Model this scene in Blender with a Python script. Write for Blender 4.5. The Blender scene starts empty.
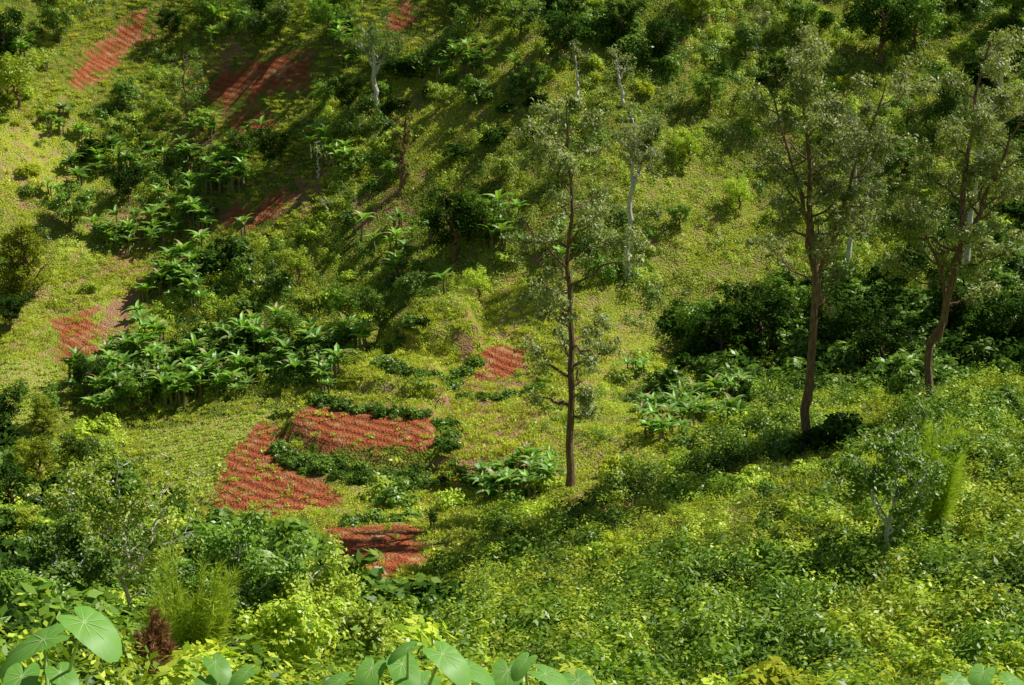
import bpy, math, numpy as np
from math import radians, sin, cos, pi
from mathutils import Vector, Matrix, Euler
rng = np.random.default_rng(7)
F = 1422.0
PITCH = radians(16)
cf = np.array([0, cos(PITCH), -sin(PITCH)]); cu = np.array([0, sin(PITCH), cos(PITCH)])

def ray(u, v):
    return cf + (u-512)/F*np.array([1., 0, 0]) + (342.5-v)/F*cu

# ---------------------------------------------------------------- terrain
ctl = []
def row(v, d):
    for u, y in d.items():
        r = ray(u, v); ctl.append(r*(y/r[1]))
row(685, {-250: 24, 0: 25, 250: 30, 500: 34, 750: 32, 1024: 28, 1250: 27})
row(600, {-250: 46, 0: 48, 200: 52, 400: 56, 550: 50, 750: 42, 1024: 36, 1250: 34})
row(500, {-250: 78, 0: 80, 150: 82, 300: 78, 450: 74, 570: 66, 750: 56, 1024: 48, 1250: 45})
row(450, {805: 66, 650: 72})
row(420, {-250: 97, 0: 97, 150: 96, 300: 91, 450: 87, 600: 82, 700: 82, 1024: 61, 1250: 58})
row(405, {925: 68})
row(375, {760: 93, 880: 86})
row(350, {-250: 108, 0: 106, 150: 106, 300: 102, 450: 97, 600: 95, 740: 98, 900: 92, 1024: 90, 1250: 86})
row(250, {-250: 119, 0: 118, 150: 121, 300: 113, 450: 108, 600: 105, 750: 107, 900: 105, 1024: 103, 1250: 100})
row(150, {-250: 130, 0: 129, 150: 135, 300: 125, 450: 118, 600: 114, 750: 116, 900: 116, 1024: 114, 1250: 112})
row(50, {-250: 142, 0: 142, 150: 149, 300: 139, 450: 131, 600: 125, 750: 126, 900: 127, 1024: 125, 1250: 124})
row(-40, {-250: 155, 0: 155, 300: 151, 600: 136, 900: 138, 1250: 136})
for p in [(-15, 0, -2), (15, 0, -1.8), (0, 0, -1.7), (0, -15, 3), (-15, 12, -7.7), (0, 12, -7.6), (15, 12, -7.5),
          (-90, 180, 10), (0, 175, 17), (90, 170, 16), (-90, 215, 28), (0, 215, 36), (90, 215, 36)]:
    ctl.append(np.array(p, float))
C = np.array(ctl)
def tps_fit(P, z, lam=2.0):
    n = len(P); d = np.linalg.norm(P[:, None]-P[None], axis=2)
    K = np.where(d > 0, d*d*np.log(np.maximum(d, 1e-9)), 0)+lam*np.eye(n)
    Q = np.c_[np.ones(n), P]
    A = np.block([[K, Q], [Q.T, np.zeros((3, 3))]])
    return np.linalg.solve(A, np.r_[z, 0, 0, 0])
W = tps_fit(C[:, :2], C[:, 2])
def tps(P):
    out = W[-3]+P@W[-2:]
    for i in range(len(C)):
        d = np.linalg.norm(P-C[i, :2], axis=1)
        out = out+W[i]*d*d*np.log(np.maximum(d, 1e-9))
    return out
def vnoise(x, y, s, seed):
    r = np.random.default_rng(seed).random((256, 256))
    x = x/s+1000; y = y/s+1000
    xi = np.floor(x).astype(int); yi = np.floor(y).astype(int)
    fx = x-xi; fy = y-yi; fx = fx*fx*(3-2*fx); fy = fy*fy*(3-2*fy)
    a = r[xi % 256, yi % 256]; b = r[(xi+1) % 256, yi % 256]; c = r[xi % 256, (yi+1) % 256]; d = r[(xi+1) % 256, (yi+1) % 256]
    return (a*(1-fx)+b*fx)*(1-fy)+(c*(1-fx)+d*fx)*fy
def fbm(x, y, s, seed, o=3):
    t = 0; a = 1; n = 0
    for i in range(o):
        t = t+a*vnoise(x, y, s/2**i, seed+i); n += a; a *= .5
    return t/n
X0, X1, Y0, Y1, ST = -110, 110, -16, 214, 0.5
xs = np.arange(X0, X1+.01, ST); ys = np.arange(Y0, Y1+.01, ST)
GX, GY = np.meshgrid(xs, ys)
gx = GX.ravel(); gy = GY.ravel()
gz = tps(np.c_[gx, gy])
amp = np.clip((gy-15)/60, 0.1, 1)
gz = gz+amp*((fbm(gx, gy, 14, 1)-.5)*2.6+(fbm(gx, gy, 3.5, 9)-.5)*0.9)
GZ = gz.reshape(GX.shape)
def H(x, y, G=None):
    G = GZ if G is None else G
    x = np.asarray(x, float); y = np.asarray(y, float)
    a = np.clip((x-X0)/ST, 0, len(xs)-1.001); b = np.clip((y-Y0)/ST, 0, len(ys)-1.001)
    i = a.astype(int); j = b.astype(int); fx = a-i; fy = b-j
    return (G[j, i]*(1-fx)+G[j, i+1]*fx)*(1-fy)+(G[j+1, i]*(1-fx)+G[j+1, i+1]*fx)*fy
def hit(u, v):
    r = ray(u, v); r = r/r[1]
    t = np.arange(16, 200, .1)
    P = r[None]*t[:, None]
    k = np.argmax(P[:, 2] <= H(P[:, 0], P[:, 1]))
    return P[k] if k > 0 else P[-1]
def poly(pts):
    return np.array([hit(*p)[:2] for p in pts])
def sdist(P, V):
    n = len(V); ins = np.zeros(len(P), bool); dm = np.full(len(P), 1e9)
    for i in range(n):
        a = V[i]; b = V[(i+1) % n]; e = b-a; w = P-a
        t = np.clip((w@e)/max(e@e, 1e-9), 0, 1)
        dm = np.minimum(dm, np.linalg.norm(w-t[:, None]*e, axis=1))
        c = ((a[1] > P[:, 1]) != (b[1] > P[:, 1])) & (P[:, 0] < (b[0]-a[0])*(P[:, 1]-a[1])/(b[1]-a[1]+1e-12)+a[0])
        ins ^= c
    return np.where(ins, dm, -dm)
T_px = [
    [(140, 430), (230, 416), (300, 400), (285, 440), (330, 480), (345, 506), (270, 518), (215, 508), (170, 488)],
    [(283, 434), (316, 400), (432, 412), (446, 466), (340, 460)],
    [(325, 393), (370, 366), (440, 374), (445, 410), (380, 402)],
    [(378, 345), (410, 320), (470, 314), (482, 350), (430, 362)],
    [(440, 440), (550, 406), (552, 450), (450, 490)],
    [(326, 530), (416, 524), (424, 564), (380, 586), (338, 562)],
]
terr0 = [poly(p) for p in T_px]
P2 = np.c_[gx, gy]
for V, l in zip(terr0, [-.1, 0.8, 1.4, 1.8, 0.6, .1]):
    s = sdist(P2, V); m = np.clip(s/0.7+.5, 0, 1); m = m*m*(3-2*m)
    ins = s > 0
    if ins.any():
        A_ = np.c_[np.ones(ins.sum()), P2[ins]]; co_ = np.linalg.lstsq(A_, gz[ins], rcond=None)[0]
        plane = np.c_[np.ones(len(P2)), P2]@co_
        lev = gz[ins].mean()*.1+plane*.9+l
        gz = gz*(1-m)+lev*m
GZ = gz.reshape(GX.shape)
terr = [poly(p) for p in T_px]
red = [poly(p) for p in [
    [(224, 457), (262, 420), (286, 434), (276, 452), (298, 474), (334, 486), (346, 506), (270, 518), (212, 510)],
    [(288, 427), (316, 400), (430, 412), (440, 456), (328, 453)],
    [(326, 528), (418, 524), (424, 562), (380, 584), (337, 560)],
    [(480, 352), (500, 344), (528, 352), (516, 374), (490, 382), (472, 378)],
    [(196, 98), (222, 66), (262, 56), (285, 50), (318, 52), (310, 88), (264, 96), (250, 108), (236, 104), (222, 114)],
    [(60, 84), (86, 50), (110, 34), (126, 16), (146, 8), (160, 24), (130, 50), (118, 68), (82, 92)],
    [(382, 12), (414, 0), (420, 32), (384, 38)],
    [(212, 208), (255, 203), (290, 184), (306, 190), (266, 230), (224, 230)],
    [(226, 116), (262, 106), (282, 120), (260, 140), (230, 134)],
    [(46, 318), (98, 308), (101, 354), (60, 368)],
]]
brown = [poly(p) for p in [
    [(98, 308), (132, 294), (128, 346), (100, 351)],
    [(155, 128), (222, 116), (210, 152), (164, 152)],
    [(118, 214), (162, 208), (160, 236), (122, 238)],
    [(115, 252), (160, 248), (150, 276), (110, 276)],
    [(366, 193), (404, 186), (400, 214), (368, 216)],
    [(300, 182), (332, 158), (322, 197), (293, 208)],
    [(440, 378), (525, 378), (548, 412), (545, 452), (450, 482), (432, 430)],
    [(590, 490), (640, 486), (640, 510), (600, 512)],
    [(172, 62), (230, 38), (240, 62), (190, 88)],
    [(430, 375), (470, 340), (500, 345), (475, 378)],
]]
bare = red+brown[:1]
crop = [poly(p) for p in [
    [(140, 430), (230, 416), (300, 400), (264, 424), (226, 458), (214, 508), (170, 486)],
    [(0, 360), (60, 365), (70, 420), (0, 440)],
]]
lawn = [poly(p) for p in [
    [(-60, 110), (60, 100), (110, 150), (90, 215), (20, 225), (-60, 230)],
    [(320, 400), (375, 330), (470, 314), (485, 350), (445, 415)],
    [(480, 260), (600, 300), (620, 350), (480, 340)],
    [(660, 190), (720, 195), (740, 250), (670, 270)],
    [(400, 80), (480, 90), (470, 130), (410, 150)],
    [(500, 50), (560, 60), (540, 110), (480, 110)],
    [(540, 470), (640, 400), (700, 400), (640, 470), (600, 520)],
    [(0, 240), (80, 240), (60, 320), (0, 420)],
    [(60, 300), (180, 230), (200, 240), (140, 330), (100, 350)],
    [(560, 320), (660, 310), (640, 400), (560, 400)],
    [(420, 480), (560, 455), (540, 500), (440, 520), (300, 512)],
]]
def mask(P, polys, soft=1.2):
    m = np.full(len(P), -1e9)
    for V in polys: m = np.maximum(m, sdist(P, V))
    return np.clip(m/soft*.5+.5, 0, 1)
m_red = np.maximum(mask(P2, red[:4]), .85*mask(P2, red[4:], 2)); m_brown = mask(P2, brown, 2); m_crop = mask(P2, crop); m_lawn = mask(P2, lawn, 5)

nx, ny = len(xs), len(ys)
i, j = np.meshgrid(np.arange(nx-1), np.arange(ny-1))
a = (j*nx+i).ravel()
quads = np.c_[a, a+1, a+1+nx, a+nx]
def new_mesh(name, V, Q, mats=(), matidx=None, smooth=False):
    V = np.asarray(V, np.float32); me = bpy.data.meshes.new(name)
    if isinstance(Q, np.ndarray):
        k = Q.shape[1]; n = len(Q); loops = Q.ravel(); starts = np.arange(n)*k
    else:
        loops = np.concatenate([q.ravel() for q in Q])
        cnt = np.concatenate([np.full(len(q), q.shape[1]) for q in Q]); n = len(cnt)
        starts = np.r_[0, np.cumsum(cnt)[:-1]]
    me.vertices.add(len(V)); me.vertices.foreach_set("co", V.ravel())
    me.loops.add(len(loops)); me.loops.foreach_set("vertex_index", loops.astype(np.int32))
    me.polygons.add(n); me.polygons.foreach_set("loop_start", starts.astype(np.int32))
    for m in mats: me.materials.append(m)
    if matidx is not None: me.polygons.foreach_set("material_index", np.asarray(matidx, np.int32))
    me.update(calc_edges=True); me.validate()
    me.polygons.foreach_set("use_smooth", np.full(len(me.polygons), smooth))
    return me

# ---------------------------------------------------------------- materials
def nt(name):
    m = bpy.data.materials.new(name); m.use_nodes = True
    t = m.node_tree; t.nodes.clear(); return m, t, t.nodes, t.links
def mixc(t, fac, a, b, mode='MIX'):
    n = t.nodes.new('ShaderNodeMix'); n.data_type = 'RGBA'; n.blend_type = mode
    for s, v in ((n.inputs[0], fac), (n.inputs[6], a), (n.inputs[7], b)):
        if isinstance(v, bpy.types.NodeSocket): t.links.new(v, s)
        elif isinstance(v, (int, float)): s.default_value = v
        else: s.default_value = (*v, 1)
    return n.outputs[2]
def mrange(t, v, a, b, c=0, d=1):
    n = t.nodes.new('ShaderNodeMapRange'); t.links.new(v, n.inputs[0])
    for k, q in zip((1, 2, 3, 4), (a, b, c, d)): n.inputs[k].default_value = q
    return n.outputs[0]
def noise(t, vec, s, det=3):
    n = t.nodes.new('ShaderNodeTexNoise'); n.inputs['Scale'].default_value = s; n.inputs['Detail'].default_value = det
    t.links.new(vec, n.inputs['Vector']); return n.outputs[0]
def leaf_mat(name, ca, cb, trans=.27, rough=.5, spec=.0, dry=None, vlow=.65):
    m, t, N, L = nt(name)
    g = N.new('ShaderNodeNewGeometry'); oi = N.new('ShaderNodeObjectInfo')
    col = mixc(t, g.outputs['Random Per Island'], ca, cb)
    if dry is not None:
        dm = mrange(t, g.outputs['Random Per Island'], .9, .91); col = mixc(t, dm, col, dry)
    v = mrange(t, oi.outputs['Random'], 0, 1, vlow, 1.2)
    vv = N.new('ShaderNodeVectorMath'); vv.operation = 'SCALE'; L.new(col, vv.inputs[0]); L.new(v, vv.inputs['Scale'])
    b = N.new('ShaderNodeBsdfDiffuse'); L.new(vv.outputs[0], b.inputs['Color']); top = b.outputs[0]
    if spec > 0:
        gl = N.new('ShaderNodeBsdfGlossy'); gl.inputs['Roughness'].default_value = rough; gl.inputs['Color'].default_value = (1, 1, 1, 1)
        m2 = N.new('ShaderNodeMixShader'); m2.inputs[0].default_value = spec*.06; L.new(top, m2.inputs[1]); L.new(gl.outputs[0], m2.inputs[2]); top = m2.outputs[0]
    tr = N.new('ShaderNodeBsdfTranslucent')
    tc = mixc(t, 1.0, vv.outputs[0], (1.4, 1.4, .5), 'MULTIPLY'); L.new(tc, tr.inputs['Color'])
    ms = N.new('ShaderNodeMixShader'); ms.inputs[0].default_value = trans
    L.new(top, ms.inputs[1]); L.new(tr.outputs[0], ms.inputs[2])
    o = N.new('ShaderNodeOutputMaterial'); L.new(ms.outputs[0], o.inputs[0]); return m
def bark_mat(name, ca, cb, s=4):
    m, t, N, L = nt(name)
    g = N.new('ShaderNodeNewGeometry'); mp = N.new('ShaderNodeMapping'); mp.inputs['Scale'].default_value = (3, 3, .6)
    L.new(g.outputs['Position'], mp.inputs[0])
    n = noise(t, mp.outputs[0], s, 5); col = mixc(t, mrange(t, n, .35, .65), ca, cb)
    b = N.new('ShaderNodeBsdfPrincipled'); b.inputs['Roughness'].default_value = .9; L.new(col, b.inputs['Base Color'])
    bp = N.new('ShaderNodeBump'); bp.inputs['Distance'].default_value = .05; L.new(n, bp.inputs['Height']); L.new(bp.outputs[0], b.inputs['Normal'])
    o = N.new('ShaderNodeOutputMaterial'); L.new(b.outputs[0], o.inputs[0]); return m
M_bright = leaf_mat('leaf_bright', (.68, .76, .09), (.27, .43, .03), vlow=.7, spec=.6, rough=.4)
M_mid = leaf_mat('leaf_mid', (.28, .44, .05), (.1, .21, .022), spec=.6, rough=.4)
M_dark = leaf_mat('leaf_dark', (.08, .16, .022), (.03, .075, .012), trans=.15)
M_yel = leaf_mat('leaf_yellowgreen', (.6, .62, .06), (.34, .42, .03), vlow=.8)
M_cyp = leaf_mat('leaf_columnar', (.46, .5, .05), (.22, .3, .03), vlow=.8)
M_euc = leaf_mat('leaf_eucalyptus', (.4, .45, .14), (.14, .19, .05), trans=.3, spec=1.)
M_ban = leaf_mat('leaf_banana', (.34, .58, .1), (.15, .32, .045), trans=.32, rough=.45, spec=.8, dry=(.46, .34, .15))
M_grass = leaf_mat('grass_blades', (.76, .78, .11), (.42, .5, .045), dry=(.66, .48, .22), vlow=.75)
M_feath = leaf_mat('leaf_feathery', (.52, .64, .09), (.32, .45, .05), trans=.35, vlow=.9)
M_taro = leaf_mat('leaf_taro', (.24, .5, .09), (.17, .38, .06), trans=.3, rough=.45, spec=.5, vlow=.9)
M_vein = leaf_mat('leaf_vein', (.46, .62, .26), (.4, .56, .22), trans=.2, vlow=1)
M_dry = leaf_mat('leaf_dry_red', (.5, .26, .16), (.28, .16, .09), trans=.25, vlow=.8)
M_olive = leaf_mat('leaf_olive', (.36, .3, .09), (.22, .22, .06), trans=.2, vlow=.8)
B_brown = bark_mat('bark_brown', (.3, .18, .11), (.12, .07, .045))
B_pale = bark_mat('bark_pale', (.84, .81, .72), (.52, .47, .38))
B_stem = bark_mat('banana_stem', (.22, .24, .1), (.18, .12, .07))

def terrain_mat():
    m, t, N, L = nt('hillside_ground')
    g = N.new('ShaderNodeNewGeometry'); pos = g.outputs['Position']
    def att(n):
        a = N.new('ShaderNodeAttribute'); a.attribute_name = n; return a.outputs['Fac']
    n2 = noise(t, pos, .9, 4); n3 = noise(t, pos, 7, 2)
    col = mixc(t, mrange(t, n2, .35, .6), (.17, .26, .028), (.36, .36, .07))
    col = mixc(t, mrange(t, n3, .4, .7), col, (.07, .1, .015))  # ground colour darkened so gaps between plants look shaded
    lawn = mixc(t, mrange(t, n3, .35, .65), (.58, .62, .08), (.3, .37, .04))
    lawn = mixc(t, mrange(t, n2, .46, .62), lawn, (.52, .39, .17))
    col = mixc(t, att('m_lawn'), col, lawn)
    def thr(a, k=.45):
        ad = N.new('ShaderNodeMath'); ad.operation = 'ADD'; L.new(a, ad.inputs[0]); L.new(mrange(t, n2, .25, .75, -k, k), ad.inputs[1])
        return mrange(t, ad.outputs[0], .4, .6)
    brown = mixc(t, n3, (.28, .14, .075), (.6, .37, .2))
    col = mixc(t, thr(att('m_brown'), .7), col, brown)
    cropc = mixc(t, mrange(t, n3, .4, .65), (.34, .54, .07), (.48, .26, .12))
    col = mixc(t, thr(att('m_crop'), .2), col, cropc)
    wv = N.new('ShaderNodeTexWave'); wv.bands_direction = 'DIAGONAL'; wv.inputs['Scale'].default_value = .5; wv.inputs['Distortion'].default_value = 5; wv.inputs['Detail Scale'].default_value = .5
    wv.inputs['Detail Roughness'].default_value = .6
    L.new(pos, wv.inputs['Vector'])
    redc = mixc(t, mrange(t, n3, .3, .7), (.3, .075, .03), (.6, .19, .08))
    redc = mixc(t, mrange(t, wv.outputs[1], .1, .7, .4, 0), redc, (.2, .055, .028))
    redc = mixc(t, mrange(t, n2, .52, .75), redc, (.5, .32, .14))
    col = mixc(t, thr(att('m_red'), .3), col, redc)
    b = N.new('ShaderNodeBsdfDiffuse'); L.new(col, b.inputs['Color'])
    wm = N.new('ShaderNodeMath'); wm.operation = 'MULTIPLY'; L.new(wv.outputs[1], wm.inputs[0]); L.new(att('m_red'), wm.inputs[1])
    hh = N.new('ShaderNodeMath'); hh.operation = 'MULTIPLY_ADD'; L.new(wm.outputs[0], hh.inputs[0]); hh.inputs[1].default_value = .45; L.new(n3, hh.inputs[2])
    bp = N.new('ShaderNodeBump'); bp.inputs['Distance'].default_value = .35; bp.inputs['Strength'].default_value = .85
    L.new(hh.outputs[0], bp.inputs['Height']); L.new(bp.outputs[0], b.inputs['Normal'])
    o = N.new('ShaderNodeOutputMaterial'); L.new(b.outputs[0], o.inputs[0]); return m
me = new_mesh('hillside_terrain', np.c_[gx, gy, gz], quads, [terrain_mat()], smooth=True)
for n, v in (('m_red', m_red), ('m_brown', m_brown), ('m_crop', m_crop), ('m_lawn', m_lawn)):
    at = me.attributes.new(n, 'FLOAT', 'POINT'); at.data.foreach_set('value', v.astype(np.float32))
def link(name, me, loc=(0, 0, 0), rz=0, s=1):
    o = bpy.data.objects.new(name, me); o.location = loc; o.rotation_euler = (0, 0, rz)
    o.scale = (s, s, s) if np.isscalar(s) else s
    bpy.context.scene.collection.objects.link(o); return o
link('hillside_terrain', me)

# ---------------------------------------------------------------- leaf geometry
def unit(v): return v/np.maximum(np.linalg.norm(v, axis=-1, keepdims=True), 1e-9)
def leaf_quads(c, d, n, L, Wd, r):
    d = unit(d); s = unit(np.cross(d, n+r.normal(0, .01, n.shape)))
    L = np.broadcast_to(L, len(c))[:, None]; Wd = np.broadcast_to(Wd, len(c))[:, None]
    V = np.stack([c-d*L/2, c+s*Wd/2-d*L*.08, c+d*L/2, c-s*Wd/2-d*L*.08], 1).reshape(-1, 3)
    Q = np.arange(len(c)*4).reshape(-1, 4); return V, Q
UP = np.array([0, 0, 1.])
def bush(name, mat, seed, n=700, L=.23, wr=.55, K=16, flat=.8, cr=.36):
    r = np.random.default_rng(seed)
    cen = unit(r.normal(size=(K, 3))); cen[:, 2] = np.abs(cen[:, 2])
    cen *= (r.random((K, 1))**.4)*.8; cen[:, 2] *= flat; cen[:, 2] += .1
    rad = r.uniform(.6, 1.2, K)*cr
    k = r.integers(0, K, n); o = unit(r.normal(size=(n, 3))); o[:, 2] = np.where(r.random(n) < .75, np.abs(o[:, 2]), o[:, 2])
    c = cen[k]+o*(rad[k]*r.uniform(.6, 1.1, n))[:, None]
    nrm = unit(o+UP*.6+r.normal(0, .35, (n, 3)))
    d = unit(np.cross(nrm, r.normal(size=(n, 3)))+o*.3)
    V, Q = leaf_quads(c, d, nrm, L*r.uniform(.6, 1.3, n), L*wr*r.uniform(.7, 1.2, n), r)
    return bpy.data.objects.new(name, new_mesh(name, V, Q, [mat]))
def patch(name, mats, seed, S=2.3, nb=260, nl=160, h=.3, K=0, kr=.35, kl=70, L=.14):
    r = np.random.default_rng(seed); Vs = []; Qs = []; ms = []; n0 = 0
    def put(V, Q, m):
        nonlocal n0
        Vs.append(V); Qs.append(Q+n0); ms.append(np.full(len(Q), m)); n0 += len(V)
    def pos(n):
        a = r.uniform(-S/2, S/2, (n*2, 2)); cl = vnoise(a[:, 0], a[:, 1], .5, seed+500)
        w = np.clip(cl-.25, .02, 1); return a[r.choice(n*2, n, replace=False, p=w/w.sum())]
    c = np.c_[pos(nb), np.zeros(nb)]; hh = h*r.uniform(.4, 1.5, nb)
    d = unit(np.c_[r.normal(0, .6, nb), r.normal(0, .6, nb), np.ones(nb)])
    put(*leaf_quads(c+d*hh[:, None]*.4, d, r.normal(size=(nb, 3)), hh, .06, r), 0)
    c = np.c_[pos(nl), h*r.uniform(.1, .7, nl)]
    nr = unit(r.normal(0, .45, (nl, 3))+UP)
    put(*leaf_quads(c, np.cross(nr, r.normal(size=(nl, 3))), nr, L*r.uniform(.7, 1.4, nl), L*.6, r), 1)
    for q in range(K):
        ce = np.array([*r.uniform(-S/2, S/2, 2), r.uniform(0, .15)]); R = kr*r.uniform(.45, 1.5); m = int(kl*(R/kr)**1.5)
        o = unit(r.normal(size=(m, 3))); o[:, 2] = np.abs(o[:, 2]); c = ce+o*R*r.uniform(.5, 1.1, (m, 1))*[1, 1, 1.3]
        nr = unit(o*.8+UP*.7+r.normal(0, .35, (m, 3))); Lq = L*r.uniform(.7, 1.35)
        put(*leaf_quads(c, np.cross(nr, r.normal(size=(m, 3))), nr, Lq*r.uniform(.6, 1.3, m), Lq*.5, r), 1+q % (len(mats)-1))
    return bpy.data.objects.new(name, new_mesh(name, np.concatenate(Vs), np.concatenate(Qs), mats, np.concatenate(ms)))
def tube(P, R, k=6):
    P = np.asarray(P, float); n = len(P); T = unit(np.gradient(P, axis=0))
    ref = np.array([1., .3, .1]); A = unit(np.cross(T, ref)); Bv = np.cross(T, A)
    th = np.arange(k)/k*2*pi
    V = P[:, None]+np.asarray(R)[:, None, None]*(A[:, None]*np.cos(th)[None, :, None]+Bv[:, None]*np.sin(th)[None, :, None])
    i, j = np.meshgrid(np.arange(n-1), np.arange(k), indexing='ij')
    Q = np.stack([i*k+j, i*k+(j+1) % k, (i+1)*k+(j+1) % k, (i+1)*k+j], -1).reshape(-1, 4)
    return V.reshape(-1, 3), Q
class MB:
    def __init__(s): s.V = []; s.Q = []; s.M = []; s.n = 0
    def add(s, V, Q, m):
        s.V.append(V); s.Q.append(Q+s.n); s.M.append(np.full(len(Q), m)); s.n += len(V)
    def mesh(s, name, mats): return new_mesh(name, np.concatenate(s.V), np.concatenate(s.Q), mats, np.concatenate(s.M))
def smooth_path(pts, n):
    pts = np.asarray(pts, float); d = np.r_[0, np.cumsum(np.linalg.norm(np.diff(pts, axis=0), axis=1))]
    t = np.linspace(0, d[-1], n); o = np.stack([np.interp(t, d, pts[:, k]) for k in range(3)], 1)
    for _ in range(2): o[1:-1] = (o[:-2]+2*o[1:-1]+o[2:])/4
    return o
def tree(name, seed, stems, r0, mats, nl=8000, L=.22, wr=.35, limbs=14, t0=.35, llen=2.5, rise=.5, clump=.55, droop=.5,
         prof=None, wob=.07, twigs=6):
    r = np.random.default_rng(seed); B = MB(); anchors = []; aw = []
    for si, st in enumerate(stems):
        P = smooth_path(st, 16); P[1:-1] += r.normal(0, wob, (14, 3))*np.array([1, 1, .2])
        rr = r0*(1 if si == 0 else .6); R = rr*np.linspace(1, .12, 16)**.8
        if si == 0: R[0] *= 1.5
        V, Q = tube(P, R, 8); B.add(V, Q, 0)
        for l in range(limbs):
            t = t0+(1-t0)*(l+r.random()*.9)/limbs if si == 0 else .25+.75*(l+r.random()*.9)/limbs
            f = t*15; i = min(int(f), 14); s = P[i]+(P[i+1]-P[i])*(f-i)
            az = l*2.4+r.normal(0, .5); ln = llen*r.uniform(.6, 1.25)*(prof(t) if prof else 1)
            d = unit(np.array([cos(az), sin(az), rise+r.normal(0, .15)]))
            pts = [s, s+d*ln*.35, s+d*ln*.7+[0, 0, ln*.08], s+d*ln+[0, 0, ln*.12]]
            LP = smooth_path(pts, 7)+np.r_[np.zeros((1, 3)), r.normal(0, .08*ln/2, (6, 3))]
            V, Q = tube(LP, R[i]*.5*np.linspace(1, .25, 7)+.008, 5); B.add(V, Q, 0)
            for q in range(twigs):
                tt = r.uniform(.3, 1); kk = min(int(tt*6), 5); ss = LP[kk]+(LP[kk+1]-LP[kk])*(tt*6-kk)
                dd = unit(d+r.normal(0, .7, 3)); tl = ln*r.uniform(.15, .4)
                e = ss+dd*tl
                V, Q = tube([ss, (ss+e)/2+r.normal(0, .03, 3), e], [.02, .014, .006], 3); B.add(V, Q, 0)
                anchors.append(e); aw.append(r.uniform(.3, 1.3))
    A = np.array(anchors); w = np.array(aw); w /= w.sum()
    k = r.choice(len(A), nl, p=w); o = r.normal(size=(nl, 3)); o = unit(o)*(r.random((nl, 1))**.6)*clump*r.uniform(.6, 1.2, len(A))[k][:, None]
    c = A[k]+o*np.array([1, 1, .75]); nr = unit(unit(o)*.6+[0.3, 0, .7]+r.normal(0, .4, (nl, 3)))
    d = unit(np.cross(nr, r.normal(size=(nl, 3)))+np.array([0, 0, -droop]))
    V, Q = leaf_quads(c, d, nr, L*r.uniform(.6, 1.3, nl), L*wr*r.uniform(.7, 1.2, nl), r); B.add(V, Q, 1)
    return B.mesh(name, mats)
def arch_leaf(base, az, tilt, ln, wd, r, n=9, curl=1.3):
    out = np.array([cos(az), sin(az), 0]); P = [np.array(base, float)]; a = tilt
    for i in range(n-1):
        P.append(P[-1]+(out*cos(a)+np.array([0, 0, 1])*sin(a))*ln/(n-1)); a -= curl/(n-1)*r.uniform(.7, 1.4)
    P = np.array(P); s = np.array([-sin(az), cos(az), 0]); t = np.linspace(0, 1, n)
    w = wd*np.clip(np.sin(np.clip(t*1.15-.12, 0.02, 1)**.7*pi), .05, 1)*(1+r.normal(0, .12, n))
    up = unit(np.cross(np.gradient(P, axis=0), s)); up *= np.sign(up[:, 2:3]+1e-6)
    Lf = P+s*w[:, None]*.5+up*w[:, None]*.22; Rt = P-s*w[:, None]*.5+up*w[:, None]*.22
    V = np.stack([Lf, P, Rt], 1).reshape(-1, 3); i = np.arange(n-1)*3
    Q = np.r_[np.c_[i, i+1, i+4, i+3], np.c_[i+1, i+2, i+5, i+4]]; return V, Q
def banana(name, seed):
    r = np.random.default_rng(seed); B = MB()
    for s in range(r.integers(1, 4)):
        bx, by = (0, 0) if s == 0 else r.normal(0, .9, 2); h = r.uniform(1.2, 2.0)*(1 if s == 0 else .7)
        V, Q = tube([[bx, by, -.3], [bx, by, h*.5], [bx+.05, by, h]], [.16, .13, .07], 6); B.add(V, Q, 1)
        for l in range(9):
            V, Q = arch_leaf((bx, by, h-.1), l*2.4+r.normal(0, .3), r.uniform(.8, 1.45), r.uniform(1.4, 2.2)*(1 if s == 0 else .7), r.uniform(.42, .58), r); B.add(V, Q, 0)
    return bpy.data.objects.new(name, B.mesh(name, [M_ban, B_stem]))
def feather(name, seed, n=5000, h=2.4, w=1.0, mat=None):
    r = np.random.default_rng(seed); B = MB()
    for s in range(30):
        az = r.random()*2*pi; sp = r.uniform(.05, 1)*w; hh = h*r.uniform(.45, 1)*(1-.35*(sp/w)**2)
        P = smooth_path([[0, 0, 0], [sp*.5*cos(az), sp*.5*sin(az), hh*.5], [sp*cos(az), sp*sin(az), hh]], 8)
        V, Q = tube(P, np.linspace(.018, .005, 8), 3); B.add(V, Q, 1)
        m = n//30; t = r.uniform(.1, 1, m); f = t*7; i = np.minimum(f.astype(int), 6)
        c = P[i]+(P[i+1]-P[i])*(f-i)[:, None]; d = unit(r.normal(0, .6, (m, 3))+np.array([.5*cos(az), .5*sin(az), .8]))
        ll = r.uniform(.12, .36, m)*h/3
        V, Q = leaf_quads(c+d*ll[:, None]*.5, d, r.normal(size=(m, 3)), ll, .02, r); B.add(V, Q, 0)
    return B.mesh(name, [mat or M_feath, B_brown])

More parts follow.
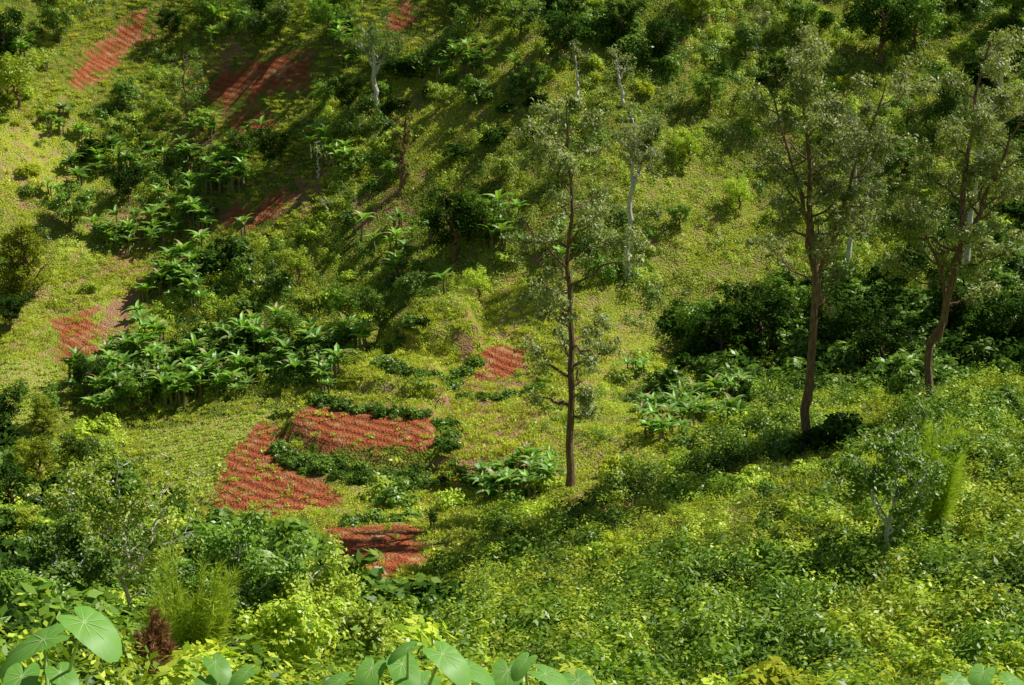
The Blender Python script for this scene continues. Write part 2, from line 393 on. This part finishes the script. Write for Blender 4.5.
# ---------------------------------------------------------------- scatter via geometry nodes
def coll(name, obs):
    c = bpy.data.collections.new(name)
    for o in obs: c.objects.link(o)
    return c, len(obs)
def scatter(name, P, S, cn, seed=0, tilt=.15, align=False, zs=1.):
    c, k = cn; P = np.asarray(P); n = len(P); r = np.random.default_rng(seed+99)
    me = bpy.data.meshes.new(name); me.vertices.add(n); me.vertices.foreach_set('co', P.astype(np.float32).ravel())
    if align:
        e = .8; dx = (H(P[:, 0]+e, P[:, 1])-H(P[:, 0]-e, P[:, 1]))/(2*e); dy = (H(P[:, 0], P[:, 1]+e)-H(P[:, 0], P[:, 1]-e))/(2*e)
        R = []
        for q in range(n):
            qt = Vector((-dx[q], -dy[q], 1)).to_track_quat('Z', 'Y')
            m3 = qt.to_matrix()@Matrix.Rotation(r.random()*2*pi, 3, 'Z'); R.append(m3.to_euler()[:])
        R = np.array(R)
    else: R = np.c_[r.normal(0, tilt, n), r.normal(0, tilt, n), r.random(n)*2*pi]
    at = me.attributes.new('rot', 'FLOAT_VECTOR', 'POINT'); at.data.foreach_set('vector', R.astype(np.float32).ravel())
    S = np.broadcast_to(S, n); sc = np.c_[S*r.uniform(.9, 1.15, n), S*r.uniform(.9, 1.15, n), S*r.uniform(.75, 1.2, n)*zs]
    at = me.attributes.new('scl', 'FLOAT_VECTOR', 'POINT'); at.data.foreach_set('vector', sc.astype(np.float32).ravel())
    at = me.attributes.new('idx', 'INT', 'POINT'); at.data.foreach_set('value', r.integers(0, k, n).astype(np.int32))
    o = link(name, me)
    g = bpy.data.node_groups.new(name+'_scatter', 'GeometryNodeTree')
    g.interface.new_socket('Geometry', in_out='INPUT', socket_type='NodeSocketGeometry')
    g.interface.new_socket('Geometry', in_out='OUTPUT', socket_type='NodeSocketGeometry')
    N = g.nodes; L = g.links
    gi = N.new('NodeGroupInput'); go = N.new('NodeGroupOutput'); ip = N.new('GeometryNodeInstanceOnPoints')
    ci = N.new('GeometryNodeCollectionInfo'); ci.inputs['Collection'].default_value = c
    ci.inputs['Separate Children'].default_value = True; ci.inputs['Reset Children'].default_value = True
    L.new(gi.outputs[0], ip.inputs['Points']); L.new(ci.outputs[0], ip.inputs['Instance']); ip.inputs['Pick Instance'].default_value = True
    for an, ty, s in (('rot', 'FLOAT_VECTOR', 'Rotation'), ('scl', 'FLOAT_VECTOR', 'Scale'), ('idx', 'INT', 'Instance Index')):
        a = N.new('GeometryNodeInputNamedAttribute'); a.data_type = ty; a.inputs['Name'].default_value = an
        L.new([q for q in a.outputs if q.enabled and q.name == 'Attribute'][0], ip.inputs[s])
    L.new(ip.outputs[0], go.inputs[0])
    md = o.modifiers.new('scatter', 'NODES'); md.node_group = g
    return o
C_mead = coll('meadow_patches', [patch(f'meadow_{i}', [M_grass, M_bright if i < 3 else M_mid], i, nb=130, nl=90, K=5 if i % 2 else 10, kl=42, kr=.38) for i in range(5)])
C_lawn = coll('lawn_patches', [patch(f'lawn_{i}', [M_grass, M_bright if i % 2 else M_grass], 20+i, S=2.6, nb=200, nl=60, h=.2, K=i % 3*3, kr=.25, kl=25) for i in range(5)])
C_weed = coll('weed_patches', [patch(f'weed_{i}', [M_grass, m, M_bright, m2], 30+i, nb=40, nl=40, K=13, kr=.42, kl=75, L=.165) for i, (m, m2) in enumerate([(M_bright, M_mid), (M_bright, M_bright), (M_mid, M_grass), (M_mid, M_yel)])])
C_weed2 = coll('weed_patches_green', [patch(f'weedg_{i}', [M_grass, m, M_mid, m2], 230+i, nb=30, nl=40, K=11, kr=.52, kl=90, L=.18) for i, (m, m2) in enumerate([(M_bright, M_mid), (M_mid, M_dark), (M_mid, M_bright)])])
C_tuft = coll('small_tufts', [patch(f'tuft_{i}', [M_grass, M_bright], 130+i, S=.9, nb=40, nl=26, h=.25) for i in range(3)])
C_shrub = coll('shrubs', [bush(f'shrub_b{i}', M_bright, 50+i) for i in range(3)]+[bush(f'shrub_m{i}', M_mid, 60+i) for i in range(3)])
C_bshrub = coll('bright_shrubs', [bush(f'bshrub_b{i}', M_bright, 150+i) for i in range(4)]+[bush('bshrub_y', M_yel, 160)])
C_hedge = coll('hedge_bushes', [bush(f'hedge_{i}', M_mid, 170+i, n=450, L=.29) for i in range(3)]+[bush('hedge_b', M_dark, 173, n=450, L=.29)])
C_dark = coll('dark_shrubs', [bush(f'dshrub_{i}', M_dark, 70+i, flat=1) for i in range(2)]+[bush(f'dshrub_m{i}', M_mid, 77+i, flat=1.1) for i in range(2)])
C_ban = coll('bananas', [banana(f'banana_{i}', 90+i) for i in range(5)])
C_seed = coll('seedlings', [patch(f'seedling_{i}', [M_bright, M_bright], 120+i, S=.3, nb=8, nl=16, h=.25) for i in range(2)])

def uni(n, y0=18, y1=160, margin=1.2):
    y = np.sqrt(rng.uniform(y0**2, y1**2, n)); x = rng.uniform(-1, 1, n)*(.365*y*margin+3); return np.c_[x, y]
def P3(p, dz=0): return np.c_[p, H(p[:, 0], p[:, 1])+dz]
def inz(p, pts, g=0):
    return sdist(p, poly(pts)) > g
Z_fore = [(-200, 430), (60, 445), (150, 505), (205, 528), (315, 530), (320, 560), (370, 610), (430, 684), (-200, 684)]
Z_val = [(60, 400), (130, 350), (190, 250), (215, 160), (300, 130), (275, 230), (240, 300), (350, 330), (350, 388), (230, 402), (130, 418), (70, 440)]
Z_gul = [(670, 330), (720, 285), (860, 270), (1200, 260), (1200, 372), (920, 400), (830, 402), (760, 395), (690, 385)]
Z_near = [(420, 684), (440, 600), (600, 500), (700, 440), (900, 410), (1250, 390), (1250, 684)]
Z_top = [(420, 60), (560, -30), (1300, -30), (1300, 270), (860, 270), (720, 285), (640, 230), (480, 180)]
Z_clear = [(200, 505), (345, 505), (430, 520), (430, 575), (385, 600), (345, 600), (310, 545), (205, 525)]
st = 2.0; px_ = np.arange(-72, 72, st); py_ = np.arange(16, 166, st)
A, B_ = np.meshgrid(px_, py_); p = np.c_[A.ravel(), B_.ravel()]+rng.uniform(-.6, .6, (A.size, 2))
p = p[np.abs(p[:, 0]) < .365*p[:, 1]*1.2+3]
near_soil = mask(p, bare+crop+terr[:2], 3.0) > .02
lm = mask(p, lawn, 4); bm = mask(p, brown, 2)
zn = inz(p, Z_near); zf = inz(p, Z_fore); nz = fbm(p[:, 0], p[:, 1], 7, 77); nzb = fbm(p[:, 0], p[:, 1], 6, 177)
weed = (~near_soil) & ((zn & (nz > .38)) | (zf) | ((lm < .3) & (nz > .47) & (bm < .3)))
lawnq = (~near_soil) & ~weed & (rng.random(len(p)) < lm) & (bm < .6)
mead = (~near_soil) & ~weed & ~lawnq & (rng.random(len(p)) > bm*.8)
g2 = (nzb > .53) | (zf & (nzb > .4))
scatter('meadow_groundcover', P3(p[mead], -.03), 1.0, C_mead, 1, align=True)
scatter('short_grass', P3(p[lawnq], -.02), 1.0, C_lawn, 2, align=True)
scatter('leafy_weeds', P3(p[weed & ~g2], -.03), 1.0, C_weed, 5, align=True, zs=1.2)
scatter('green_weeds', P3(p[weed & g2], -.03), 1.0, C_weed2, 25, align=True, zs=1.35)
q = uni(30000, 55, 155); q = q[(mask(q, bare+crop+terr[:2], 6.0) > .02)]
ins = mask(q, bare+crop, .8) > .35; q = q[~ins | (rng.random(len(q)) < .06)]
tm = mask(q, terr[:2]+terr[5:], .6) > .5; q = q[~tm | (rng.random(len(q)) < .5)]
scatter('edge_grass_tufts', P3(q), rng.uniform(.6, 1.2, len(q)), C_tuft, 9)
# shrubs
p = uni(24000); sm = mask(p, bare+crop, 2.0); lm = mask(p, lawn, 3); tm = mask(p, terr, 2.2); bm = mask(p, brown, 1)
zf, zv, zg, zn, zt, zc = [inz(p, z) for z in (Z_fore, Z_val, Z_gul, Z_near, Z_top, Z_clear)]
nz = fbm(p[:, 0], p[:, 1], 9, 33); nz2 = fbm(p[:, 0], p[:, 1], 5, 55)
den = np.clip((nz-.42)*3, .05, 1)*.28
den[zt] = np.clip((nz[zt]-.3)*2, .08, 1)*.28
den[zf] = .17; den[zv] = .1; den[zg] = .22; den[zn] = .08
den *= (1-lm*.85)*(1-bm*.8); den[(sm > .05) | (tm > .05) | zc] = 0
acc = rng.random(len(p)) < den
dark = zg | (zf & (nz2 > .48)) | (zv & (nz2 > .55)) | (nz2 > .64) | (zt & (nz2 > .58))  # gully shrubs all dark-leaved: its shade is partly put into leaf colour
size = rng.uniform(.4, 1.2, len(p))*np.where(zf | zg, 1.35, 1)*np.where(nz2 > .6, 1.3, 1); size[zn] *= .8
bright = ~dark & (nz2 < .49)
q = acc & bright; scatter('bright_hillside_shrubs', P3(p[q], -.1), size[q], C_bshrub, 13)
q = acc & ~dark & ~bright; scatter('hillside_shrubs', P3(p[q], -.1), size[q], C_shrub, 3)
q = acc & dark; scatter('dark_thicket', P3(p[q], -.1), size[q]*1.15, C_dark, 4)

# hedges
hed = []
def line(pts, sp, jit):
    V = poly(pts); out = []
    for a, b in zip(V[:-1], V[1:]):
        n = max(int(np.linalg.norm(b-a)/sp), 1)
        for t in range(n): out.append(a+(b-a)*(t+rng.random())/n+rng.normal(0, jit, 2))
    return out
for pts in [[(278, 448), (300, 466), (345, 477), (420, 486), (485, 482)], [(312, 400), (345, 408), (385, 414), (434, 418)],
            [(376, 362), (410, 376), (440, 380), (478, 358)], [(335, 520), (370, 521), (412, 520)], [(455, 400), (510, 398), (540, 392)],
            [(300, 462), (345, 470), (420, 477)], [(442, 425), (450, 450)], [(378, 352), (400, 330), (430, 322)]]:
    hed += line(pts, .24, .25)
hed = np.array(hed); scatter('terrace_hedge', P3(hed, -.1), rng.uniform(.3, .75, len(hed)), C_hedge, 6)
# bananas
bp = []
for (u, v, du, dv, n) in [(195, 225, 38, 22, 36), (225, 180, 34, 24, 32), (175, 285, 34, 26, 32), (135, 345, 34, 26, 28), (250, 360, 44, 26, 22), (310, 370, 44, 24, 26),
                          (215, 390, 44, 12, 20), (110, 385, 36, 18, 20), (160, 400, 30, 8, 10), (690, 412, 46, 18, 30), (665, 430, 26, 14, 12), (735, 400, 28, 12, 10), (530, 488, 34, 18, 20), (425, 535, 12, 10, 6),
                          (945, 372, 8, 6, 3), (490, 235, 18, 18, 12), (60, 405, 24, 12, 12), (350, 345, 14, 12, 10), (330, 165, 12, 24, 10), (470, 75, 36, 12, 10), (640, 375, 12, 10, 4), (250, 145, 34, 14, 12), (130, 245, 30, 10, 8), (495, 500, 20, 12, 8), (110, 410, 20, 8, 8),
                          (270, 30, 60, 30, 16), (350, 60, 30, 20, 8), (120, 170, 40, 20, 10), (60, 130, 30, 20, 6), (400, 260, 60, 40, 12), (80, 200, 40, 30, 8), (560, 260, 60, 60, 6), (200, 130, 30, 20, 8), (30, 50, 30, 20, 5), (145, 240, 20, 10, 8), (180, 165, 30, 14, 12)]:
    for _ in range(n): bp.append(hit(u+rng.normal(0, .5)*du, v+rng.normal(0, .5)*dv)[:2])
bp = np.array(bp); bp = bp[mask(bp, bare+crop, 1.5) < .3]; scatter('banana_grove', P3(bp), np.where(bp[:, 1] < 92, .75, 1)*rng.uniform(.45, .85, len(bp)), C_ban, 7, tilt=.06)
# crop seedlings in rows
sd = []
for V, dn in ((crop[0], .85), (red[0], .12), (red[1], .18), (red[2], .05), (crop[1], .7)):
    lo = V.min(0); hi = V.max(0)
    for y in np.arange(lo[1], hi[1], .6):
        x = np.arange(lo[0], hi[0], .32); pp = np.c_[x, y+.25*np.sin(x*.5)+rng.normal(0, .08, len(x))]
        cl = vnoise(pp[:, 0], pp[:, 1], 2.2, 909)
        pp = pp[(sdist(pp, V) > .1) & (rng.random(len(pp)) < dn*(.3+1.4*cl))]; sd.append(pp)
sd = np.concatenate(sd); scatter('crop_seedlings', P3(sd), rng.uniform(.5, 1.1, len(sd)), C_seed, 8)

# ---------------------------------------------------------------- trees
def depth(p): return p[1]*cos(PITCH)-p[2]*sin(PITCH)
def px2m(p, px): return px*depth(p)/F
E = [B_brown, M_euc]; EP = [B_pale, M_euc]
def tall(name, u, v, stems_px, mats, seed, r0=.28, **k):
    b = hit(u, v); s = depth(b)/F; r = np.random.default_rng(seed)
    st = []
    for stem in stems_px:
        st.append([[(a-u)*s, (r.normal(0, .5) if i else 0), (v-c)*s*1.02] for i, (a, c) in enumerate(stem)])
    for q in st[1:]: q[0][1] = 0
    st[0][0][2] = -.5
    return link(name, tree(name, seed, st, r0, mats, **k), b)
pr = lambda t: .6+.8*math.sin(min(max((t-.2)/.8, 0), 1)*pi)
tall('eucalyptus_tree', 570, 487, [[(570, 487), (571, 400), (569, 300), (566, 200), (562, 112)]], E, 1, r0=.22, nl=22000, limbs=32, t0=.2, llen=2.2, rise=.35, prof=pr, clump=.6)
tall('eucalyptus_tree', 805, 452, [[(805, 452), (807, 380), (805, 280), (795, 200), (775, 75)], [(806, 400), (812, 370), (808, 290), (830, 190), (862, 95)],
     [(803, 270), (785, 190), (752, 100)]], E, 2, r0=.25, nl=26000, limbs=12, t0=.52, llen=2.5, rise=.5, clump=.62)
tall('eucalyptus_tree', 925, 408, [[(925, 408), (930, 350), (938, 270), (945, 180), (955, 55)], [(932, 340), (938, 300), (915, 240), (885, 205)], [(938, 270), (965, 200), (1000, 100)]],
     E, 3, r0=.23, nl=26000, limbs=12, t0=.4, llen=2.5, rise=.45, clump=.62)
tall('eucalyptus_tree', 627, 276, [[(627, 276), (626, 235), (630, 180), (633, 125)], [(630, 190), (645, 150)]], EP, 4, r0=.28, nl=4500, limbs=7, t0=.72, llen=1.6, clump=.6)
tall('eucalyptus_tree', 376, 110, [[(376, 110), (376, 75), (375, 25)], [(376, 72), (362, 45)], [(376, 75), (392, 45)]], [B_pale, M_mid], 5, r0=.28, nl=5000, limbs=6, t0=.55, llen=1.8, clump=.7)
tall('eucalyptus_tree', 965, 292, [[(965, 292), (966, 230), (972, 160), (980, 60)]], EP, 6, r0=.25, nl=8000, limbs=16, t0=.5, llen=2.3, clump=.6)
tall('eucalyptus_tree', 848, 266, [[(848, 266), (850, 200), (848, 120)]], EP, 7, r0=.22, nl=6000, limbs=14, t0=.45, llen=2, clump=.6)
tall('bare_tree', 625, 104, [[(625, 104), (618, 80), (613, 50)], [(619, 82), (628, 60)]], EP, 8, r0=.18, nl=500, limbs=3, t0=.7, llen=1)
tall('bare_tree', 579, 106, [[(579, 106), (577, 80), (574, 48)]], EP, 9, r0=.16, nl=600, limbs=4, t0=.7, llen=1)
tall('bare_tree', 318, 178, [[(318, 178), (319, 165), (317, 150)]], EP, 12, r0=.12, nl=200, limbs=3, t0=.7, llen=.5)
tall('bare_tree', 325, 225, [[(325, 225), (326, 212), (325, 198)]], EP, 13, r0=.12, nl=200, limbs=3, t0=.7, llen=.5)
tall('bare_tree', 758, 50, [[(758, 50), (757, 35), (759, 15)]], EP, 14, r0=.15, nl=900, limbs=5, t0=.6, llen=1)
tall('shaggy_tree', 402, 190, [[(402, 190), (404, 155), (408, 118)]], [B_brown, M_olive], 10, r0=.3, nl=2500, limbs=14, t0=.2, llen=.8, clump=.4)
tall('slender_tree', 188, 122, [[(188, 122), (187, 90), (186, 55)]], [B_brown, M_mid], 11, r0=.15, nl=2500, limbs=14, t0=.3, llen=1.5, rise=.1)
BL = [tree(f'broadleaf_{i}', 200+i, [[(0, 0, -.4), (.1, 0, 1.5), (0, .2, 3.6)], [(.05, 0, 1.2), (1, .5, 3.2)]], .16, [B_brown, m], nl=3800, L=.26, wr=.5, limbs=9, t0=.25, llen=1.6, clump=.62, droop=.1)
      for i, m in enumerate([M_mid, M_dark, M_mid, M_bright, M_yel])]
for (u, v, h, k) in [(455, 262, 72, 1), (485, 240, 55, 2), (560, 62, 55, 1), (520, 40, 45, 2), (350, 115, 40, 1), (325, 110, 35, 2), (255, 45, 35, 0), (210, 30, 35, 2), (275, 35, 35, 0),
                     (620, 40, 45, 1), (700, 30, 50, 3), (745, 60, 40, 0), (800, 40, 45, 2), (880, 60, 75, 1), (915, 50, 60, 2), (1000, 90, 60, 1), (950, 120, 60, 2), (1010, 200, 70, 0), (900, 190, 50, 2),
                     (690, 165, 40, 3), (760, 130, 45, 3), (20, 110, 60, 3), (60, 45, 45, 2), (120, 110, 35, 0), (130, 205, 45, 1), (70, 230, 50, 2), (275, 170, 45, 1), (245, 165, 40, 2),
                     (45, 430, 45, 0), (720, 370, 70, 1), (760, 360, 80, 1), (700, 350, 60, 2), (830, 360, 80, 1), (880, 380, 70, 1), (1000, 360, 80, 1), (790, 330, 60, 2), (950, 330, 60, 1),
                     (380, 330, 50, 2), (350, 325, 45, 0), (410, 305, 40, 2), (290, 340, 35, 2), (140, 410, 40, 2), (90, 395, 45, 1), (480, 300, 35, 3), (440, 110, 30, 3), (530, 95, 35, 2),
                     (600, 130, 30, 0), (560, 190, 40, 2), (500, 190, 40, 3), (300, 280, 35, 3), (660, 60, 45, 1), (170, 40, 35, 1), (330, 40, 45, 2), (480, 25, 45, 0), (1010, 30, 60, 0), (740, 415, 38, 1),
                     (0, 440, 60, 1), (15, 520, 60, 1), (85, 470, 45, 2), (710, 110, 40, 2), (650, 150, 35, 0), (740, 210, 35, 3), (830, 150, 40, 2), (860, 220, 45, 0), (680, 230, 30, 2), (780, 90, 40, 1), (5, 60, 55, 1), (10, 330, 40, 1)]:
    b = hit(u, v); link('broadleaf_tree', BL[k], b, rng.random()*6.28, px2m(b, h)/4.9*np.array([1.05, 1.05, 1]))
cp = lambda t: 1.15*math.sin(min(.25+t*.75, 1)*pi*.95)+.15
CY = [tree(f'columnar_{i}', 260+i, [[(0, 0, -.4), (.05, 0, 2), (0, 0, 4.8)]], .15, [B_brown, M_cyp], nl=5500, L=.2, wr=.35, limbs=34, t0=.03, llen=.95, rise=.7, clump=.38, droop=-.6, prof=cp) for i in range(2)]
for (u, v, h) in [(28, 300, 76), (14, 292, 60), (44, 497, 62), (28, 488, 50), (46, 445, 50), (30, 560, 55)]:
    b = hit(u, v); link('columnar_tree', CY[u % 2], b, rng.random()*6.28, px2m(b, h)/5.1*np.array([1.25, 1.25, 1]))

# ---------------------------------------------------------------- foreground
def at(u, y):
    x = (u-512)/F*y*1.1; z = float(H(x, y)); x = (u-512)/F*(y*cos(PITCH)-z*sin(PITCH)); return np.array([x, y, float(H(x, y))])
def zat(v, y):
    r = ray(512, v); return r[2]*y/r[1]
for (u, y, vt, m, sd_, cw) in [(130, 44, 445, M_bright, 301, .5), (60, 40, 530, M_mid, 302, .5), (245, 36, 520, M_mid, 303, .5), (310, 36, 565, M_bright, 304, .45), (20, 36, 570, M_mid, 305, .45),
                          (290, 30, 600, M_bright, 306, .4), (350, 33, 615, M_bright, 307, .4), (90, 48, 500, M_dark, 308, .6), (885, 44, 420, M_mid, 309, .4)]:
    b = at(u, y); h = max(zat(vt, y)-b[2], 1.5); w = h*.25
    me = tree('coffee_tree', sd_, [[(0, 0, -.3), (.1, 0, h*.4), (0, .1, h*.92)], [(0, 0, h*.2), (w, -.2, h*.75)], [(0, 0, h*.25), (-w, .2, h*.7)]], .09, [B_pale, m], nl=7500, L=.16, wr=.5, limbs=9, t0=.2, llen=h*.26, clump=.4, droop=.2)
    link('coffee_tree', me, b)
for (u, y, vt, w, sd_, mm) in [(195, 28, 535, 1.2, 401, None), (935, 46, 400, 1.0, 402, None), (155, 24, 610, .4, 403, M_dry)]:
    b = at(u, y); h = zat(vt, y)-b[2]
    link('feathery_bush' if mm is None else 'dry_shrub', feather('feathery', sd_, 12000, max(h, 1.2), w, mm), b)

def taro_leaf(s, r):
    n = 28; th = np.linspace(0, 2*pi, n, endpoint=False)
    rad = (.62+.38*np.cos(th)**2*np.where(np.cos(th) > 0, 1, .35))*(1-.75*np.exp(-((np.abs(th-pi))/.28)**2))
    rad *= np.where(np.cos(th) > 0, 1+.35*np.maximum(np.cos(th), 0)**6, 1)
    o = np.c_[rad*np.cos(th), rad*np.sin(th)*.92]
    V = [[0, 0, 0]]; rings = 3
    for k in range(1, rings+1):
        f = k/rings
        for q in range(n):
            x, y = o[q]*f; z = -.22*f*f*(x*x)-.10*y*y+.10*abs(y)+.02*f*math.sin(th[q]*9+1)
            V.append([x, y, z])
    V = np.array(V)*s; T = [[0, 1+q, 1+(q+1) % n] for q in range(n)]; Qd = []
    for k in range(rings-1):
        for q in range(n): a = 1+k*n+q; b = 1+k*n+(q+1) % n; Qd.append([a, a+n, b+n, b])
    veins = []
    for ang, ln in ((0, 1.25), (.5, .85), (-.5, .85), (1.1, .62), (-1.1, .62), (1.8, .55), (-1.8, .55), (2.5, .5), (-2.5, .5)):
        pts = []
        for f in np.linspace(.02, .93, 6):
            x, y = cos(ang)*ln*f, sin(ang)*ln*f*.92; ff = f
            z = -.22*ff*ff*(x*x)-.10*y*y+.10*abs(y)+.012
            pts.append([x, y, z])
        pts = np.array(pts)*s; sd = np.array([-sin(ang), cos(ang), 0]); w = (np.linspace(.014, .004, 6)*s)[:, None]
        VV = np.stack([pts+sd*w, pts-sd*w], 1).reshape(-1, 3); i = np.arange(5)*2
        veins.append((VV, np.c_[i, i+1, i+3, i+2]))
    return V, np.array(T), np.array(Qd), veins
def taro(name, base, leaves, seed):
    r = np.random.default_rng(seed); V = []; Ts = []; Qs = []; mt = []; mq = []; n = 0
    for (dx, dy, hz, s, yaw, tilt) in leaves:
        L, T, Qd, ve = taro_leaf(s, r)
        cy, sy, ct, st = cos(yaw), sin(yaw), cos(tilt), sin(tilt)
        R = np.array([[cy, -sy, 0], [sy, cy, 0], [0, 0, 1]])@np.array([[ct, 0, st], [0, 1, 0], [-st, 0, ct]])
        o = np.array([dx, dy, hz])
        V.append(L@R.T+o); Ts.append(T+n); mt += [0]*len(T); Qs.append(Qd+n); mq += [0]*len(Qd); n += len(L)
        for vv, qq in ve: V.append(vv@R.T+o); Qs.append(qq+n); mq += [1]*len(qq); n += len(vv)
        sp = smooth_path([[dx*.2, dy*.2, -.1], [dx*.5, dy*.5, hz*.6], [dx, dy, hz-.01]], 8)
        vv, qq = tube(sp, np.linspace(.03, .012, 8), 6); V.append(vv); Qs.append(qq+n); mq += [1]*len(qq); n += len(vv)
    me = new_mesh(name, np.concatenate(V), [np.concatenate(Ts), np.concatenate(Qs)], [M_taro, M_vein], mt+mq, smooth=True)
    return link(name, me, base)
def taro_at(leaves_px, y, seed):
    u0 = np.mean([l[0] for l in leaves_px]); b = at(u0, y); out = []
    for (u, v, spx, yaw, tilt) in leaves_px:
        yy = y+np.random.default_rng(int(u)).normal(0, .25); z = zat(v, yy); s = (yy*cos(PITCH)-z*sin(PITCH))/F
        out.append(((u-512)*s-b[0], yy-y, z-b[2], spx*s, yaw, tilt))
    return taro('taro_plant', b, out, seed)
taro_at([(44, 640, 44, -2.9, .35), (84, 622, 38, -.5, .4), (22, 676, 30, -1.5, .4), (60, 672, 24, -.9, .3)], 12, 1)
taro_at([(340, 680, 22, -2.8, .3), (372, 668, 24, -1.9, .35), (402, 664, 27, -1.2, .3), (442, 654, 30, -.7, .35), (425, 682, 26, -2.3, .3), (466, 668, 25, -.3, .25), (408, 648, 19, -2.9, .35)], 12.5, 2)
taro_at([(508, 670, 27, -1.6, .35), (545, 674, 25, -.4, .3), (578, 680, 25, -1.1, .3), (488, 684, 24, -2.4, .3), (526, 660, 18, -2.2, .35)], 13, 3)
taro_at([(215, 662, 20, -.9, .3), (247, 672, 19, -2.4, .3), (205, 682, 18, -1.4, .3)], 13, 4)
taro_at([(955, 680, 21, -1.1, .3), (983, 672, 20, -2.2, .3), (1010, 680, 20, -.6, .3)], 14, 5)

# ---------------------------------------------------------------- light, camera
sun_el = radians(51); sd_ = np.array([.92, .34]); sd_ /= np.linalg.norm(sd_)
S = np.array([sd_[0]*cos(sun_el), sd_[1]*cos(sun_el), sin(sun_el)])
su = bpy.data.lights.new('sun', 'SUN'); su.energy = 5; su.angle = radians(.5); su.color = (1, .97, .89)
so = bpy.data.objects.new('sun', su); so.rotation_euler = Vector(S).to_track_quat('Z', 'Y').to_euler(); bpy.context.scene.collection.objects.link(so)
w = bpy.data.worlds.new('World'); bpy.context.scene.world = w; w.use_nodes = True
n = w.node_tree.nodes; sk = n.new('ShaderNodeTexSky'); sk.sky_type = 'NISHITA'; sk.sun_disc = False
sk.sun_elevation = sun_el; sk.sun_rotation = math.atan2(S[0], S[1])
bg = n['Background']; bg.inputs[1].default_value = .05; w.node_tree.links.new(sk.outputs[0], bg.inputs[0])
cd = bpy.data.cameras.new('camera'); cd.sensor_width = 36; cd.lens = F/1024*36; cd.clip_end = 1000; cd.clip_start = .1
co = bpy.data.objects.new('camera', cd); co.rotation_euler = (pi/2-PITCH, 0, 0); bpy.context.scene.collection.objects.link(co)
bpy.context.scene.camera = co
sc = bpy.context.scene; sc.view_settings.view_transform = 'Standard'; sc.view_settings.look = 'None'; sc.view_settings.exposure = 0
